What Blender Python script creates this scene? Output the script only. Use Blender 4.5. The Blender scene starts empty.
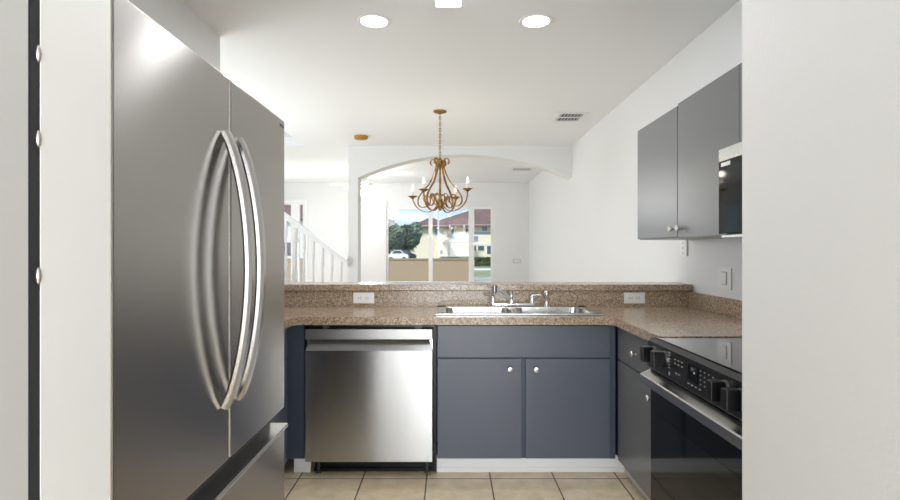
import bpy, bmesh, math, random
from mathutils import Vector, Matrix
random.seed(7)
C = bpy.context.scene.collection
SC = bpy.context.scene

# ------------------------------------------------------------------ camera, sky, sun, exposure
F = 528.0                      # focal length in pixels of the 900 x 500 frame
ZC = 1.324                     # eye height
cam_d = bpy.data.cameras.new('camera'); cam = bpy.data.objects.new('camera', cam_d); C.objects.link(cam)
cam_d.sensor_fit = 'HORIZONTAL'; cam_d.sensor_width = 36.0; cam_d.lens = F * 36.0 / 900.0
cam_d.shift_y = 1.0 / 900.0
cam_d.clip_start = 0.02; cam_d.clip_end = 600
cam.location = (0, 0, ZC); cam.rotation_euler = (math.radians(90), 0, 0)
SC.camera = cam
SC.view_settings.view_transform = 'Standard'; SC.view_settings.look = 'None'
SC.view_settings.gamma = 1.0; SC.view_settings.use_curve_mapping = False
SC.view_settings.exposure = 0.1

w = bpy.data.worlds.new('sky'); SC.world = w; w.use_nodes = True
nt = w.node_tree; nt.nodes.clear()
o_ = nt.nodes.new('ShaderNodeOutputWorld'); bg = nt.nodes.new('ShaderNodeBackground')
tc = nt.nodes.new('ShaderNodeTexCoord'); sp = nt.nodes.new('ShaderNodeSeparateXYZ')
rp = nt.nodes.new('ShaderNodeValToRGB')
rp.color_ramp.elements[0].position = 0.0; rp.color_ramp.elements[0].color = (0.68, 0.79, 0.87, 1)
rp.color_ramp.elements[1].position = 0.35; rp.color_ramp.elements[1].color = (0.36, 0.52, 0.76, 1)
e = rp.color_ramp.elements.new(0.09); e.color = (0.44, 0.63, 0.84, 1)
ns = nt.nodes.new('ShaderNodeTexNoise'); ns.inputs['Scale'].default_value = 7; ns.inputs['Detail'].default_value = 6
mp = nt.nodes.new('ShaderNodeMapping'); mp.inputs['Scale'].default_value = (1, 1, 4)
cr = nt.nodes.new('ShaderNodeValToRGB'); cr.color_ramp.elements[0].position = .5; cr.color_ramp.elements[1].position = .72
mx = nt.nodes.new('ShaderNodeMixRGB'); mx.inputs[2].default_value = (.85, .9, .95, 1)
L = nt.links.new
L(tc.outputs['Generated'], sp.inputs[0]); L(sp.outputs['Z'], rp.inputs[0]); L(tc.outputs['Generated'], mp.inputs[0])
L(mp.outputs[0], ns.inputs[0]); L(ns.outputs[0], cr.inputs[0]); L(cr.outputs[0], mx.inputs[0]); L(rp.outputs[0], mx.inputs[1])
L(mx.outputs[0], bg.inputs[0]); bg.inputs[1].default_value = 1.3; L(bg.outputs[0], o_.inputs[0])

sd = bpy.data.lights.new('sun', 'SUN'); sd.energy = 3.5; sd.angle = 0.25; sd.color = (1, .95, .88)
so = bpy.data.objects.new('sun', sd); C.objects.link(so)
so.rotation_euler = Vector((0.4, 0.75, -0.75)).to_track_quat('-Z', 'Y').to_euler()

def area(name, loc, dirv, sx, sy, watts, col=(1, 1, 1), shape='RECTANGLE', spread=180):
    d = bpy.data.lights.new(name, 'AREA'); d.shape = shape; d.size = sx; d.size_y = sy; d.energy = watts; d.color = col
    d.spread = math.radians(spread)
    o = bpy.data.objects.new(name, d); C.objects.link(o); o.location = loc
    o.rotation_euler = Vector(dirv).to_track_quat('-Z', 'Y').to_euler()
    return o
# daylight from the window behind the camera; dining and living side fills are added
area('daylight_back_window', (0.15, -4.42, 1.35), (0, 1, .22), 3.6, 2.0, 285, (.93, .97, 1))
area('added_fill_dining', (-3.9, 5.2, 1.3), (1, 0, .45), 2.3, 1.7, 84, (.93, .97, 1))  # added fill aimed up to lift the ceiling, no known window there
area('added_fill_living', (-3.9, 9.3, 1.3), (1, 0, .3), 2.3, 1.7, 30, (.95, .98, 1))  # added fill to brighten the room beyond the arch, source unseen

# ------------------------------------------------------------------ materials
def lin(r, g, b):
    f = lambda v: (v / 255 / 12.92) if v / 255 <= .04045 else ((v / 255 + .055) / 1.055) ** 2.4
    return (f(r), f(g), f(b), 1)
def mat(name, col, rough=.5, metal=0.0, bump=None, var=None, coat=0.0, spec=.5, emit=None):
    m = bpy.data.materials.new(name); m.use_nodes = True
    n = m.node_tree; p = n.nodes['Principled BSDF']
    p.inputs['Base Color'].default_value = col; p.inputs['Roughness'].default_value = rough
    p.inputs['Metallic'].default_value = metal; p.inputs['Specular IOR Level'].default_value = spec
    p.inputs['Coat Weight'].default_value = coat
    tcn = n.nodes.new('ShaderNodeTexCoord')
    if bump:
        sc, st, scale3 = bump
        mpn = n.nodes.new('ShaderNodeMapping'); mpn.inputs['Scale'].default_value = scale3
        no = n.nodes.new('ShaderNodeTexNoise'); no.inputs['Scale'].default_value = sc; no.inputs['Detail'].default_value = 3
        bp = n.nodes.new('ShaderNodeBump'); bp.inputs['Strength'].default_value = st; bp.inputs['Distance'].default_value = .004
        n.links.new(tcn.outputs['Object'], mpn.inputs[0]); n.links.new(mpn.outputs[0], no.inputs[0])
        n.links.new(no.outputs[0], bp.inputs['Height']); n.links.new(bp.outputs[0], p.inputs['Normal'])
    if var:
        sc, c2, lo, hi = var
        no = n.nodes.new('ShaderNodeTexNoise'); no.inputs['Scale'].default_value = sc; no.inputs['Detail'].default_value = 5
        r = n.nodes.new('ShaderNodeValToRGB'); r.color_ramp.elements[0].position = lo; r.color_ramp.elements[1].position = hi
        r.color_ramp.elements[0].color = col; r.color_ramp.elements[1].color = c2
        n.links.new(tcn.outputs['Object'], no.inputs[0]); n.links.new(no.outputs[0], r.inputs[0]); n.links.new(r.outputs[0], p.inputs['Base Color'])
    if emit:
        p.inputs['Emission Color'].default_value = emit[0]; p.inputs['Emission Strength'].default_value = emit[1]
    return m
M = {}
M['wall'] = mat('white_wall_paint', (.785, .785, .785, 1), .6, bump=(90, .22, (1, 1, 1)))
M['ceil'] = mat('white_ceiling_texture', (.87, .885, .90, 1), .8, bump=(45, .3, (1, 1, 1)))
M['trim'] = mat('white_trim_paint', (.84, .84, .84, 1), .35)
M['grey'] = mat('slate_paint_light_greyed', lin(110, 111, 112), .3, bump=(14, .05, (1, 1, 12)))  # greyer copy of the slate paint: light on right-hand cabinets put into colour
M['cab'] = mat('slate_cabinet_paint', lin(86, 91, 104), .32, bump=(14, .05, (1, 1, 12)))
M['navy'] = mat('navy_cabinet_paint', lin(60, 70, 86), .4)
M['handle'] = mat('bright_handle_steel', (.45, .445, .44, 1), .22, 1.0)
M['steel'] = mat('brushed_steel', (.46, .465, .47, 1), .11, 1.0, bump=(60, .02, (.4, .4, 30)))
M['fridge'] = mat('fridge_steel', (.375, .358, .342, 1), .17, 1.0, bump=(60, .012, (.3, .3, 30)))
M['strip'] = mat('matte_steel', (.36, .36, .36, 1), .32, 1.0)
M['steel_v'] = mat('satin_steel', (.62, .62, .61, 1), .25, 1.0, bump=(60, .03, (1, 30, 30)))
M['chrome'] = mat('chrome', (.78, .78, .78, 1), .1, 1.0)
M['nickel'] = mat('satin_nickel', (.52, .505, .48, 1), .28, 1.0)
M['gold'] = mat('antique_gold', lin(168, 130, 78), .36, 1.0, var=(30, lin(112, 84, 52), .40, .66))
M['goldpaint'] = mat('gold_plastic', lin(178, 132, 48), .4, .5)
M['black'] = mat('black_plastic', (.010, .010, .011, 1), .28, spec=.3)
M['blackgloss'] = mat('black_glass', (.003, .003, .003, 1), .05, spec=.16)
M['dark'] = mat('dark_cavity', (.02, .02, .022, 1), .8)
M['darkgrey'] = mat('dark_grey_enamel', (.05, .05, .052, 1), .4)
M['cooktop'] = mat('glass_cooktop', (.02, .02, .021, 1), .09, coat=.5)
M['plate'] = mat('white_plastic', (.82, .81, .79, 1), .3)
M['candle'] = mat('ivory_candle_sleeve', lin(232, 226, 210), .5)
M['bulb'] = mat('lit_bulb', (1, .9, .7, 1), .3, emit=((1, .82, .55, 1), 3))
M['shade'] = mat('lit_frosted_shade', (1, .95, .82, 1), .3, emit=((1, .9, .66, 1), 1.0))
M['lamp'] = mat('lit_led_diffuser', (1, 1, 1, 1), .4, emit=((1, .97, .92, 1), 9))
M['tube'] = mat('lit_fluorescent_diffuser', (1, 1, 1, 1), .4, emit=((1, 1, .98, 1), 2.4))
M['clock'] = mat('lit_clock_display', (.1, .12, .15, 1), .3, emit=(lin(150, 165, 190), .5))
M['darkring'] = mat('grey_knob_ring', (.22, .22, .22, 1), .3, 1.0)
M['icon'] = mat('pale_icon_print', (.34, .34, .34, 1), .5)
M['blind'] = mat('vertical_blind_vinyl', (.84, .84, .83, 1), .5)

def brushed(m, rough, an):
    n = m.node_tree; p = n.nodes['Principled BSDF']; t = n.nodes.new('ShaderNodeTangent'); t.direction_type = 'RADIAL'; t.axis = 'Z'
    p.inputs['Roughness'].default_value = rough; p.inputs['Anisotropic'].default_value = an; p.inputs['Anisotropic Rotation'].default_value = .25
    n.links.new(t.outputs[0], p.inputs['Tangent'])
brushed(M['fridge'], .25, .9); brushed(M['steel'], .26, .88)
def tile_mat():
    m = bpy.data.materials.new('beige_floor_tile'); m.use_nodes = True; n = m.node_tree; p = n.nodes['Principled BSDF']
    t = n.nodes.new('ShaderNodeTexCoord'); mpn = n.nodes.new('ShaderNodeMapping'); mpn.inputs['Location'].default_value = (.372 * 10 + .138, .372 * 30 + .01 - 3.07 + .0, 0)
    mpn.inputs['Location'].default_value = (10 * .372 + .136, 40 * .31 - 3.07, 0)
    br = n.nodes.new('ShaderNodeTexBrick'); br.offset = 0; br.squash = 1; br.inputs['Scale'].default_value = 1
    br.inputs['Brick Width'].default_value = .372; br.inputs['Row Height'].default_value = .31
    br.inputs['Mortar Size'].default_value = .0042; br.inputs['Mortar Smooth'].default_value = .1; br.inputs['Bias'].default_value = 0
    br.inputs['Color1'].default_value = lin(224, 205, 174); br.inputs['Color2'].default_value = lin(230, 214, 186); br.inputs['Mortar'].default_value = lin(84, 62, 46)
    no = n.nodes.new('ShaderNodeTexNoise'); no.inputs['Scale'].default_value = 9; no.inputs['Detail'].default_value = 8; no.inputs['Roughness'].default_value = .7
    r = n.nodes.new('ShaderNodeValToRGB'); r.color_ramp.elements[0].position = .3; r.color_ramp.elements[1].position = .72
    r.color_ramp.elements[0].color = (.74, .68, .60, 1); r.color_ramp.elements[1].color = (1.12, 1.12, 1.12, 1)
    mu = n.nodes.new('ShaderNodeMixRGB'); mu.blend_type = 'MULTIPLY'; mu.inputs[0].default_value = .8
    bp = n.nodes.new('ShaderNodeBump'); bp.inputs['Strength'].default_value = .4; bp.inputs['Distance'].default_value = .003; bp.invert = True
    n.links.new(t.outputs['Object'], mpn.inputs[0]); n.links.new(mpn.outputs[0], br.inputs[0]); n.links.new(t.outputs['Object'], no.inputs[0])
    n.links.new(no.outputs[0], r.inputs[0]); n.links.new(br.outputs[0], mu.inputs[1]); n.links.new(r.outputs[0], mu.inputs[2])
    n.links.new(mu.outputs[0], p.inputs['Base Color']); n.links.new(br.outputs['Fac'], bp.inputs['Height']); n.links.new(bp.outputs[0], p.inputs['Normal'])
    p.inputs['Roughness'].default_value = .4
    return m
M['tile'] = tile_mat()

def laminate():
    m = bpy.data.materials.new('speckled_laminate'); m.use_nodes = True; n = m.node_tree; p = n.nodes['Principled BSDF']
    t = n.nodes.new('ShaderNodeTexCoord')
    v = n.nodes.new('ShaderNodeTexVoronoi'); v.inputs['Scale'].default_value = 165
    no = n.nodes.new('ShaderNodeTexNoise'); no.inputs['Scale'].default_value = 75; no.inputs['Detail'].default_value = 4
    sep = n.nodes.new('ShaderNodeSeparateColor')
    r = n.nodes.new('ShaderNodeValToRGB'); r.color_ramp.interpolation = 'CONSTANT'
    cols = [(0, (128, 108, 92)), (.14, (166, 144, 122)), (.4, (186, 163, 138)), (.68, (202, 184, 162)), (.88, (146, 132, 120))]
    r.color_ramp.elements[0].color = lin(*cols[0][1]); r.color_ramp.elements[1].position = cols[1][0]; r.color_ramp.elements[1].color = lin(*cols[1][1])
    for ps, c in cols[2:]:
        e = r.color_ramp.elements.new(ps); e.color = lin(*c)
    r2 = n.nodes.new('ShaderNodeValToRGB'); r2.color_ramp.elements[0].position = .35; r2.color_ramp.elements[1].position = .65
    r2.color_ramp.elements[0].color = (.74, .73, .72, 1); r2.color_ramp.elements[1].color = (.98, .97, .95, 1)
    mu = n.nodes.new('ShaderNodeMixRGB'); mu.blend_type = 'MULTIPLY'; mu.inputs[0].default_value = 1
    n.links.new(t.outputs['Object'], v.inputs[0]); n.links.new(t.outputs['Object'], no.inputs[0]); n.links.new(v.outputs['Color'], sep.inputs[0])
    n.links.new(sep.outputs[0], r.inputs[0]); n.links.new(no.outputs[0], r2.inputs[0]); n.links.new(r.outputs[0], mu.inputs[1]); n.links.new(r2.outputs[0], mu.inputs[2])
    n.links.new(mu.outputs[0], p.inputs['Base Color']); p.inputs['Roughness'].default_value = .2
    return m
M['lam'] = laminate()

def glass():
    m = bpy.data.materials.new('window_glass'); m.use_nodes = True; n = m.node_tree; n.nodes.clear()
    o = n.nodes.new('ShaderNodeOutputMaterial'); a = n.nodes.new('ShaderNodeBsdfTransparent'); g = n.nodes.new('ShaderNodeBsdfGlossy'); x = n.nodes.new('ShaderNodeMixShader')
    g.inputs['Roughness'].default_value = .02; a.inputs[0].default_value = (.97, .98, .98, 1)
    lw = n.nodes.new('ShaderNodeLayerWeight'); pw = n.nodes.new('ShaderNodeMath'); pw.operation = 'POWER'; pw.inputs[1].default_value = 4
    fr = n.nodes.new('ShaderNodeMath'); fr.operation = 'MULTIPLY_ADD'; fr.inputs[1].default_value = .5; fr.inputs[2].default_value = .02
    n.links.new(lw.outputs['Facing'], pw.inputs[0]); n.links.new(pw.outputs[0], fr.inputs[0]); n.links.new(fr.outputs[0], x.inputs[0]); n.links.new(a.outputs[0], x.inputs[1]); n.links.new(g.outputs[0], x.inputs[2]); n.links.new(x.outputs[0], o.inputs[0])
    return m
M['glass'] = glass()
# outdoors
M['stucco'] = mat('tan_garden_wall_stucco', lin(164, 145, 120), .9, bump=(20, .3, (1, 1, 1)))
M['cream'] = mat('cream_house_stucco', lin(232, 223, 202), .85)
M['white_ext'] = mat('white_exterior_paint', lin(228, 228, 226), .7)
M['roof'] = mat('red_brown_roof_tile', lin(122, 94, 90), .8, bump=(3, .5, (1, 6, 6)), var=(.9, lin(106, 82, 80), .4, .65))
M['pane_ext'] = mat('dark_window_pane', lin(80, 92, 106), .15)
M['pane_blue'] = mat('sky_blue_window_pane', lin(124, 150, 180), .15)
M['leaf'] = mat('tree_leaf', lin(98, 114, 98), .7, var=(.6, lin(134, 148, 130), .4, .6))
M['hedge'] = mat('hedge_leaf', lin(62, 78, 44), .7, var=(2, lin(92, 108, 62), .4, .6))
M['bark'] = mat('grey_bark', lin(104, 92, 80), .9)
M['grass'] = mat('lawn_grass', lin(122, 132, 92), .9, var=(.8, lin(150, 154, 116), .4, .6))
M['road'] = mat('pale_paving', lin(168, 168, 160), .9, var=(.7, lin(130, 140, 116), .45, .65))
M['alu'] = mat('grey_aluminium_frame', lin(196, 200, 206), .5)
M['alud'] = mat('dark_grey_aluminium_frame', lin(106, 112, 120), .5)
M['carwhite'] = mat('white_car_paint', (.8, .8, .8, 1), .2, coat=.5)
M['cardark'] = mat('dark_car_paint', lin(52, 58, 66), .2, coat=.5)
M['tyre'] = mat('tyre_rubber', (.02, .02, .02, 1), .8)

# ------------------------------------------------------------------ mesh helpers
class B:
    def __init__(s): s.bm = bmesh.new()
    def box(s, x0, x1, y0, y1, z0, z1, bev=0.0, seg=2):
        if x0 > x1: x0, x1 = x1, x0
        if y0 > y1: y0, y1 = y1, y0
        if z0 > z1: z0, z1 = z1, z0
        r = bmesh.ops.create_cube(s.bm, size=1.0)
        for v in r['verts']:
            v.co = Vector(((x0 + x1) / 2 + v.co.x * (x1 - x0), (y0 + y1) / 2 + v.co.y * (y1 - y0), (z0 + z1) / 2 + v.co.z * (z1 - z0)))
        if bev > 0:
            ed = list({e for v in r['verts'] for e in v.link_edges})
            bmesh.ops.bevel(s.bm, geom=ed, offset=bev, segments=seg, affect='EDGES', profile=.5)
        return s
    def rings(s, rings, close=True, cap=True):
        vs = [[s.bm.verts.new(p) for p in r] for r in rings]
        k = len(vs[0])
        for a, b in zip(vs, vs[1:]):
            for i in range(k if close else k - 1):
                j = (i + 1) % k
                try: s.bm.faces.new((a[i], a[j], b[j], b[i]))
                except ValueError: pass
        if cap:
            for r in (vs[0], vs[-1]):
                try: s.bm.faces.new(r)
                except ValueError: pass
        return s
    def lathe(s, c, prof, axis='z', n=20):
        # prof: list of (r, h)
        R = []
        for r, h in prof:
            ring = []
            for i in range(n):
                a = 2 * math.pi * i / n; u, v = r * math.cos(a), r * math.sin(a)
                if axis == 'z': p = (c[0] + u, c[1] + v, c[2] + h)
                elif axis == 'y': p = (c[0] + u, c[1] + h, c[2] + v)
                else: p = (c[0] + h, c[1] + u, c[2] + v)
                ring.append(p)
            R.append(ring)
        return s.rings(R)
    def tube(s, pts, r, n=8):
        pts = [Vector(p) for p in pts]; R = []; up = None
        for i, p in enumerate(pts):
            t = (pts[min(i + 1, len(pts) - 1)] - pts[max(i - 1, 0)]).normalized()
            if up is None: up = t.orthogonal().normalized()
            up = (up - t * up.dot(t)).normalized(); sd_ = t.cross(up)
            rr = r[i] if isinstance(r, (list, tuple)) else r
            R.append([p + (up * math.cos(2 * math.pi * k / n) + sd_ * math.sin(2 * math.pi * k / n)) * rr for k in range(n)])
        return s.rings(R)
    def strap(s, pts, w_, t_, side, ch=.25):
        # rectangular (chamfered) section: w_ along side, t_ across
        pts = [Vector(p) for p in pts]; side = Vector(side).normalized(); R = []
        for i, p in enumerate(pts):
            t = (pts[min(i + 1, len(pts) - 1)] - pts[max(i - 1, 0)]).normalized()
            nn = t.cross(side).normalized(); a, b = w_ / 2, t_ / 2; c = ch * min(a, b)
            sec = [(-a + c, -b), (a - c, -b), (a, -b + c), (a, b - c), (a - c, b), (-a + c, b), (-a, b - c), (-a, -b + c)]
            R.append([p + side * u + nn * v for u, v in sec])
        return s.rings(R)
    def prism(s, poly, axis, a0, a1):
        f = {'x': lambda u, v, a: (a, u, v), 'y': lambda u, v, a: (u, a, v), 'z': lambda u, v, a: (u, v, a)}[axis]
        return s.rings([[f(u, v, a0) for u, v in poly], [f(u, v, a1) for u, v in poly]])
    def sphere(s, c, rx, ry=None, rz=None, seg=16, rg=10):
        ry = rx if ry is None else ry; rz = rx if rz is None else rz
        r = bmesh.ops.create_uvsphere(s.bm, u_segments=seg, v_segments=rg, radius=1)
        for v in r['verts']: v.co = Vector((c[0] + v.co.x * rx, c[1] + v.co.y * ry, c[2] + v.co.z * rz))
        return s
    def face(s, pts):
        s.bm.faces.new([s.bm.verts.new(p) for p in pts]); return s
def origin_of(p):
    o = Vector((0, 0, 0))
    while p is not None: o += p.location; p = p.parent
    return o
def obj(name, b, m, parent=None, smooth=False, **props):
    bmesh.ops.recalc_face_normals(b.bm, faces=b.bm.faces)
    off = origin_of(parent)
    for v in b.bm.verts: v.co -= off
    me = bpy.data.meshes.new(name); b.bm.to_mesh(me); b.bm.free()
    me.materials.append(m)
    if smooth:
        for p in me.polygons: p.use_smooth = True
        me.set_sharp_from_angle(angle=math.radians(38))
    o = bpy.data.objects.new(name, me); C.objects.link(o); o.parent = parent
    if smooth:
        wn = o.modifiers.new('weighted_normals', 'WEIGHTED_NORMAL'); wn.weight = 100; wn.keep_sharp = True
    for k, v in props.items(): o[k] = v
    return o
def thing(name, label, cat, loc, group=None):
    o = bpy.data.objects.new(name, None); o.empty_display_size = .05; C.objects.link(o); o.location = loc
    o['label'] = label; o['category'] = cat
    if group: o['group'] = group
    return o
def single(name, b, m, label, cat, smooth=False, group=None, kind=None):
    o = obj(name, b, m, None, smooth); o['label'] = label; o['category'] = cat
    if group: o['group'] = group
    if kind: o['kind'] = kind
    # put the origin at the object's base centre
    xs = [v.co for v in o.data.vertices]
    c = Vector(((min(p.x for p in xs) + max(p.x for p in xs)) / 2, (min(p.y for p in xs) + max(p.y for p in xs)) / 2, min(p.z for p in xs)))
    for v in o.data.vertices: v.co -= c
    o.location = c
    return o
def struct(name, b, m, parent=None, smooth=False):
    o = obj(name, b, m, parent, smooth)
    if parent is None: o['kind'] = 'structure'
    return o
def copy_tree(o, parent=None):
    c = o.copy(); C.objects.link(c)
    if parent is not None: c.parent = parent
    for ch in list(o.children): copy_tree(ch, c)
    return c
def smooth_path(P, n=6):
    P = [Vector(p) for p in P]; out = []
    for i in range(len(P) - 1):
        p0, p1, p2, p3 = P[max(i - 1, 0)], P[i], P[i + 1], P[min(i + 2, len(P) - 1)]
        for k in range(n):
            t = k / n
            out.append(.5 * ((2 * p1) + (-p0 + p2) * t + (2 * p0 - 5 * p1 + 4 * p2 - p3) * t * t + (-p0 + 3 * p1 - 3 * p2 + p3) * t ** 3))
    out.append(P[-1]); return out

# ------------------------------------------------------------------ the setting
H = 2.77; XR = 1.67; XL = -1.55; YH = 7.25; YF = 11.2; XD = -4.0
struct('floor', B().box(-4.3, 3.2, -4.75, 11.4, -.12, 0), M['tile'])
b = B(); b.box(-4.3, 3.2, -4.75, 3.62, H, H + .12).box(-2.0, 1.9, 3.62, YH, H, H + .12).box(-4.3, 1.9, YH, 11.4, H, H + .12)
struct('ceiling', b, M['ceil'])
b = B(); b.box(-4.3, -1.9, 3.5, YH + .12, 5.0, 5.12); struct('ceiling_stairwell', b, M['ceil'])
b = B(); b.box(-4.2, -2.0, YH, YH + .12, H + .12, 5.0).box(-4.2, -2.0, 3.5, 3.62, H + .12, 5.0).box(-2.0, -1.88, 3.5, YH + .12, H + .12, 5.0); struct('wall_stairwell', b, M['wall'])
struct('wall_right', B().box(XR, XR + .12, 1.5, YF, 0, H), M['wall'])
struct('wall_right_entry', B().box(.83, XR + .12, -.4, 1.5, 0, H), M['wall'])
struct('wall_left_kitchen', B().box(XL - .12, XL, .87, 3.56, 0, H), M['wall'])
struct('wall_left_return', B().box(-4.0, XL - .12, 3.44, 3.56, 0, H), M['wall'])
struct('wall_left_jamb', B().box(XL - .12, -.56, .723, .87, 0, H), M['trim'])
struct('wall_left_entry', B().box(XL - .12, -.615, -.4, .709, 0, H).box(-.615, -.56, -.4, -.14, 0, H).box(XL - .12, -.7, .709, .723, 0, H), M['wall'])
d = obj('door_1', B().box(-.613, -.562, -.13, .705, .012, 2.76, .002), mat('pale_grey_door_paint', (.58, .58, .58, 1), .4)); d['kind'] = 'structure'
obj('gap_shade', B().box(-.698, -.5615, .7065, .7228, 0, H - .01), M['dark'], d)  # dark filler flush in the door gap, stands for its shade
for z in (1.593, 1.477, 1.29):
    obj('hinge', B().lathe((-.5605, .7185, z - .012), [(0, 0), (.003, .004), (.0042, .012), (.003, .02), (0, .024)], n=10), M['nickel'], d, True)
struct('wall_left_dining', B().box(XD - .12, XD, 3.44, 4.0, 0, 5).box(XD - .12, XD, 6.4, 8.1, 0, 5).box(XD - .12, XD, 10.5, YF + .12, 0, H).box(XD - .12, XD, 4.0, 6.4, 0, .5).box(XD - .12, XD, 4.0, 6.4, 2.3, 5).box(XD - .12, XD, 8.1, 10.5, 0, .5).box(XD - .12, XD, 8.1, 10.5, 2.3, H), M['wall'])
# room behind the camera
b = B(); b.box(-3.0, XL - .12, -.52, -.4, 0, H).box(.83, 3.0, -.52, -.4, 0, H); b.box(XL - .12, -.56, -.52, -.4, 0, H)
struct('wall_entry', b, M['wall'])
struct('wall_left_back', B().box(-3.12, -3.0, -4.6, -.4, 0, H), M['wall'])
struct('wall_right_back', B().box(3.0, 3.12, -4.6, -.4, 0, H), M['wall'])
struct('wall_back', B().box(-3.12, -1.7, -4.72, -4.6, 0, H).box(2.0, 3.12, -4.72, -4.6, 0, H).box(-1.7, 2.0, -4.72, -4.6, 0, .3).box(-1.7, 2.0, -4.72, -4.6, 2.4, H), M['wall'])
def window(name, x0, x1, y0, y1, z0, z1, mull, fr=.05, along='x'):
    b = B()
    if along == 'x':
        b.box(x0, x1, y0, y1, z0, z0 + fr).box(x0, x1, y0, y1, z1 - fr, z1).box(x0, x0 + fr, y0, y1, z0 + fr, z1 - fr).box(x1 - fr, x1, y0, y1, z0 + fr, z1 - fr)
        for m_, w_ in mull: b.box(m_ - w_ / 2, m_ + w_ / 2, y0, y1, z0 + fr, z1 - fr)
    else:
        b.box(x0, x1, y0, y1, z0, z0 + fr).box(x0, x1, y0, y1, z1 - fr, z1).box(x0, x1, y0, y0 + fr, z0 + fr, z1 - fr).box(x0, x1, y1 - fr, y1, z0 + fr, z1 - fr)
        for m_, w_ in mull: b.box(x0, x1, m_ - w_ / 2, m_ + w_ / 2, z0 + fr, z1 - fr)
    o = obj(name, b, M['trim']); o['kind'] = 'structure'
    g = B()
    if along == 'x': g.box(x0 + fr, x1 - fr, (y0 + y1) / 2 - .003, (y0 + y1) / 2 + .003, z0 + fr, z1 - fr)
    else: g.box((x0 + x1) / 2 - .003, (x0 + x1) / 2 + .003, y0 + fr, y1 - fr, z0 + fr, z1 - fr)
    obj('pane', g, M['glass'], o); return o
window('window_3', -1.7, 2.0, -4.7, -4.63, .3, 2.4, [(-.5, .06), (.8, .06)])
window('added_window_dining', XD - .1, XD - .04, 4.0, 6.4, .5, 2.3, [(5.2, .06)], along='y')  # unseen window made up to carry the dining side fill lamp
window('added_window_living', XD - .1, XD - .04, 8.1, 10.5, .5, 2.3, [(9.3, .06)], along='y')  # made-up opening out of view behind the living side fill lamp
# far wall with its two openings
WX0, WX1, WZ0, WZ1 = -1.36, .915, .63, 2.26
DX0, DX1, DZ1 = -3.85, -3.08, 2.36
b = B(); b.box(XD, DX0, YF, YF + .12, 0, H).box(DX0, DX1, YF, YF + .12, DZ1, H).box(DX1, WX0, YF, YF + .12, 0, H).box(WX0, WX1, YF, YF + .12, 0, WZ0).box(WX0, WX1, YF, YF + .12, WZ1, H).box(WX1, XR + .12, YF, YF + .12, 0, H)
struct('wall_far', b, M['wall'])
px = YF / F
window('window_1', WX0, WX1, YF + .02, YF + .09, WZ0, WZ1, [((430.5 - 450) * px, .085), ((471.5 - 450) * px, .12)], fr=.045)
struct('trim_1', B().box(WX0 - .05, WX1 + .04, YF - .03, YF + .02, WZ0 - .03, WZ0 + .005, .004), M['trim'])
window('window_2', DX0, DX1, YF + .02, YF + .09, .05, DZ1, [(-3.29, .18)], fr=.05)
struct('trim_2', B().box(DX1, DX1 + .06, YF - .02, YF, 0, DZ1 + .06).box(DX0 - .06, DX0, YF - .02, YF, 0, DZ1 + .06).box(DX0, DX1, YF - .02, YF, DZ1, DZ1 + .06), M['trim'])
# arched header with its column
AX0 = -1.263; AX1 = XR; zs, zp = 2.333, 2.649
ch = (AX1 - AX0) / 2; cx = (AX0 + AX1) / 2; ri = zp - zs; rad = (ch * ch + ri * ri) / (2 * ri)
N = 48; xs = [AX0 + (AX1 - AX0) * i / N for i in range(N + 1)]
az = lambda x: zp - rad + math.sqrt(max(rad * rad - (x - cx) ** 2, 0))
b = B(); D2 = YH + .24
ring = lambda y: [(x, y, az(x)) for x in xs]
top = lambda y: [(x, y, H) for x in xs]
b.rings([top(YH), ring(YH), ring(D2), top(D2)], close=False, cap=False)
b.box(-1.40, AX0, YH, D2, 0, H)
struct('wall_arch', b, M['wall'])
# half wall behind the counter
struct('wall_bar', B().box(XL + .002, XR, 3.662, 3.80, 0, 1.049), M['wall'])
# base skirting under the cabinets
b = B(); b.box(-.935, -.835, 3.165, 3.18, 0, .1).box(-.935, -.835, 3.158, 3.166, 0, .03, .002); b.box(-.079, 1.045, 3.165, 3.18, 0, .1).box(-.079, 1.045, 3.158, 3.166, 0, .03, .002)
struct('baseboard_back', b, M['trim'])
struct('baseboard_right', B().box(1.045, 1.06, 2.38, 3.18, 0, .1), M['trim'])
struct('baseboard_left', B().box(-1.02, -1.005, 1.95, 3.18, 0, .1), M['trim'])

# ------------------------------------------------------------------ refrigerator
fr = thing('refrigerator', 'tall stainless steel french door refrigerator at the left of the kitchen', 'refrigerator', (-.95, 1.38, 0))
FX = -.58; Y0, Y1 = .905, 1.854; YS = 1.393
obj('body', B().box(-1.38, FX - .085, Y0 + .004, Y1 - .004, .03, 1.765, .004), M['darkgrey'], fr)
def slab(y0, y1, z0, z1, bow=.0):
    b = B(); b.box(FX - .08, FX, y0, y1, z0, z1, .007, 3); return b
dr1 = obj('door', slab(Y0, YS - .003, .775, 1.78), M['fridge'], fr, True)
dr2 = obj('door', slab(YS + .003, Y1, .775, 1.78), M['fridge'], fr, True)
dw_ = obj('freezer_drawer', slab(Y0, Y1, .07, .708), M['fridge'], fr, True)
obj('drawer_lip', B().box(FX - .07, FX + .012, Y0, Y1, .708, .722, .004), M['steel_v'], dw_, True, label='bright steel pull lip along the drawer top')
obj('recess', B().box(FX - .082, FX - .05, Y0 + .003, Y1 - .003, .722, .775), M['black'], fr)
obj('toe_grille', B().box(FX - .08, FX - .05, Y0 + .01, Y1 - .01, .0, .065), M['black'], fr)
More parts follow.
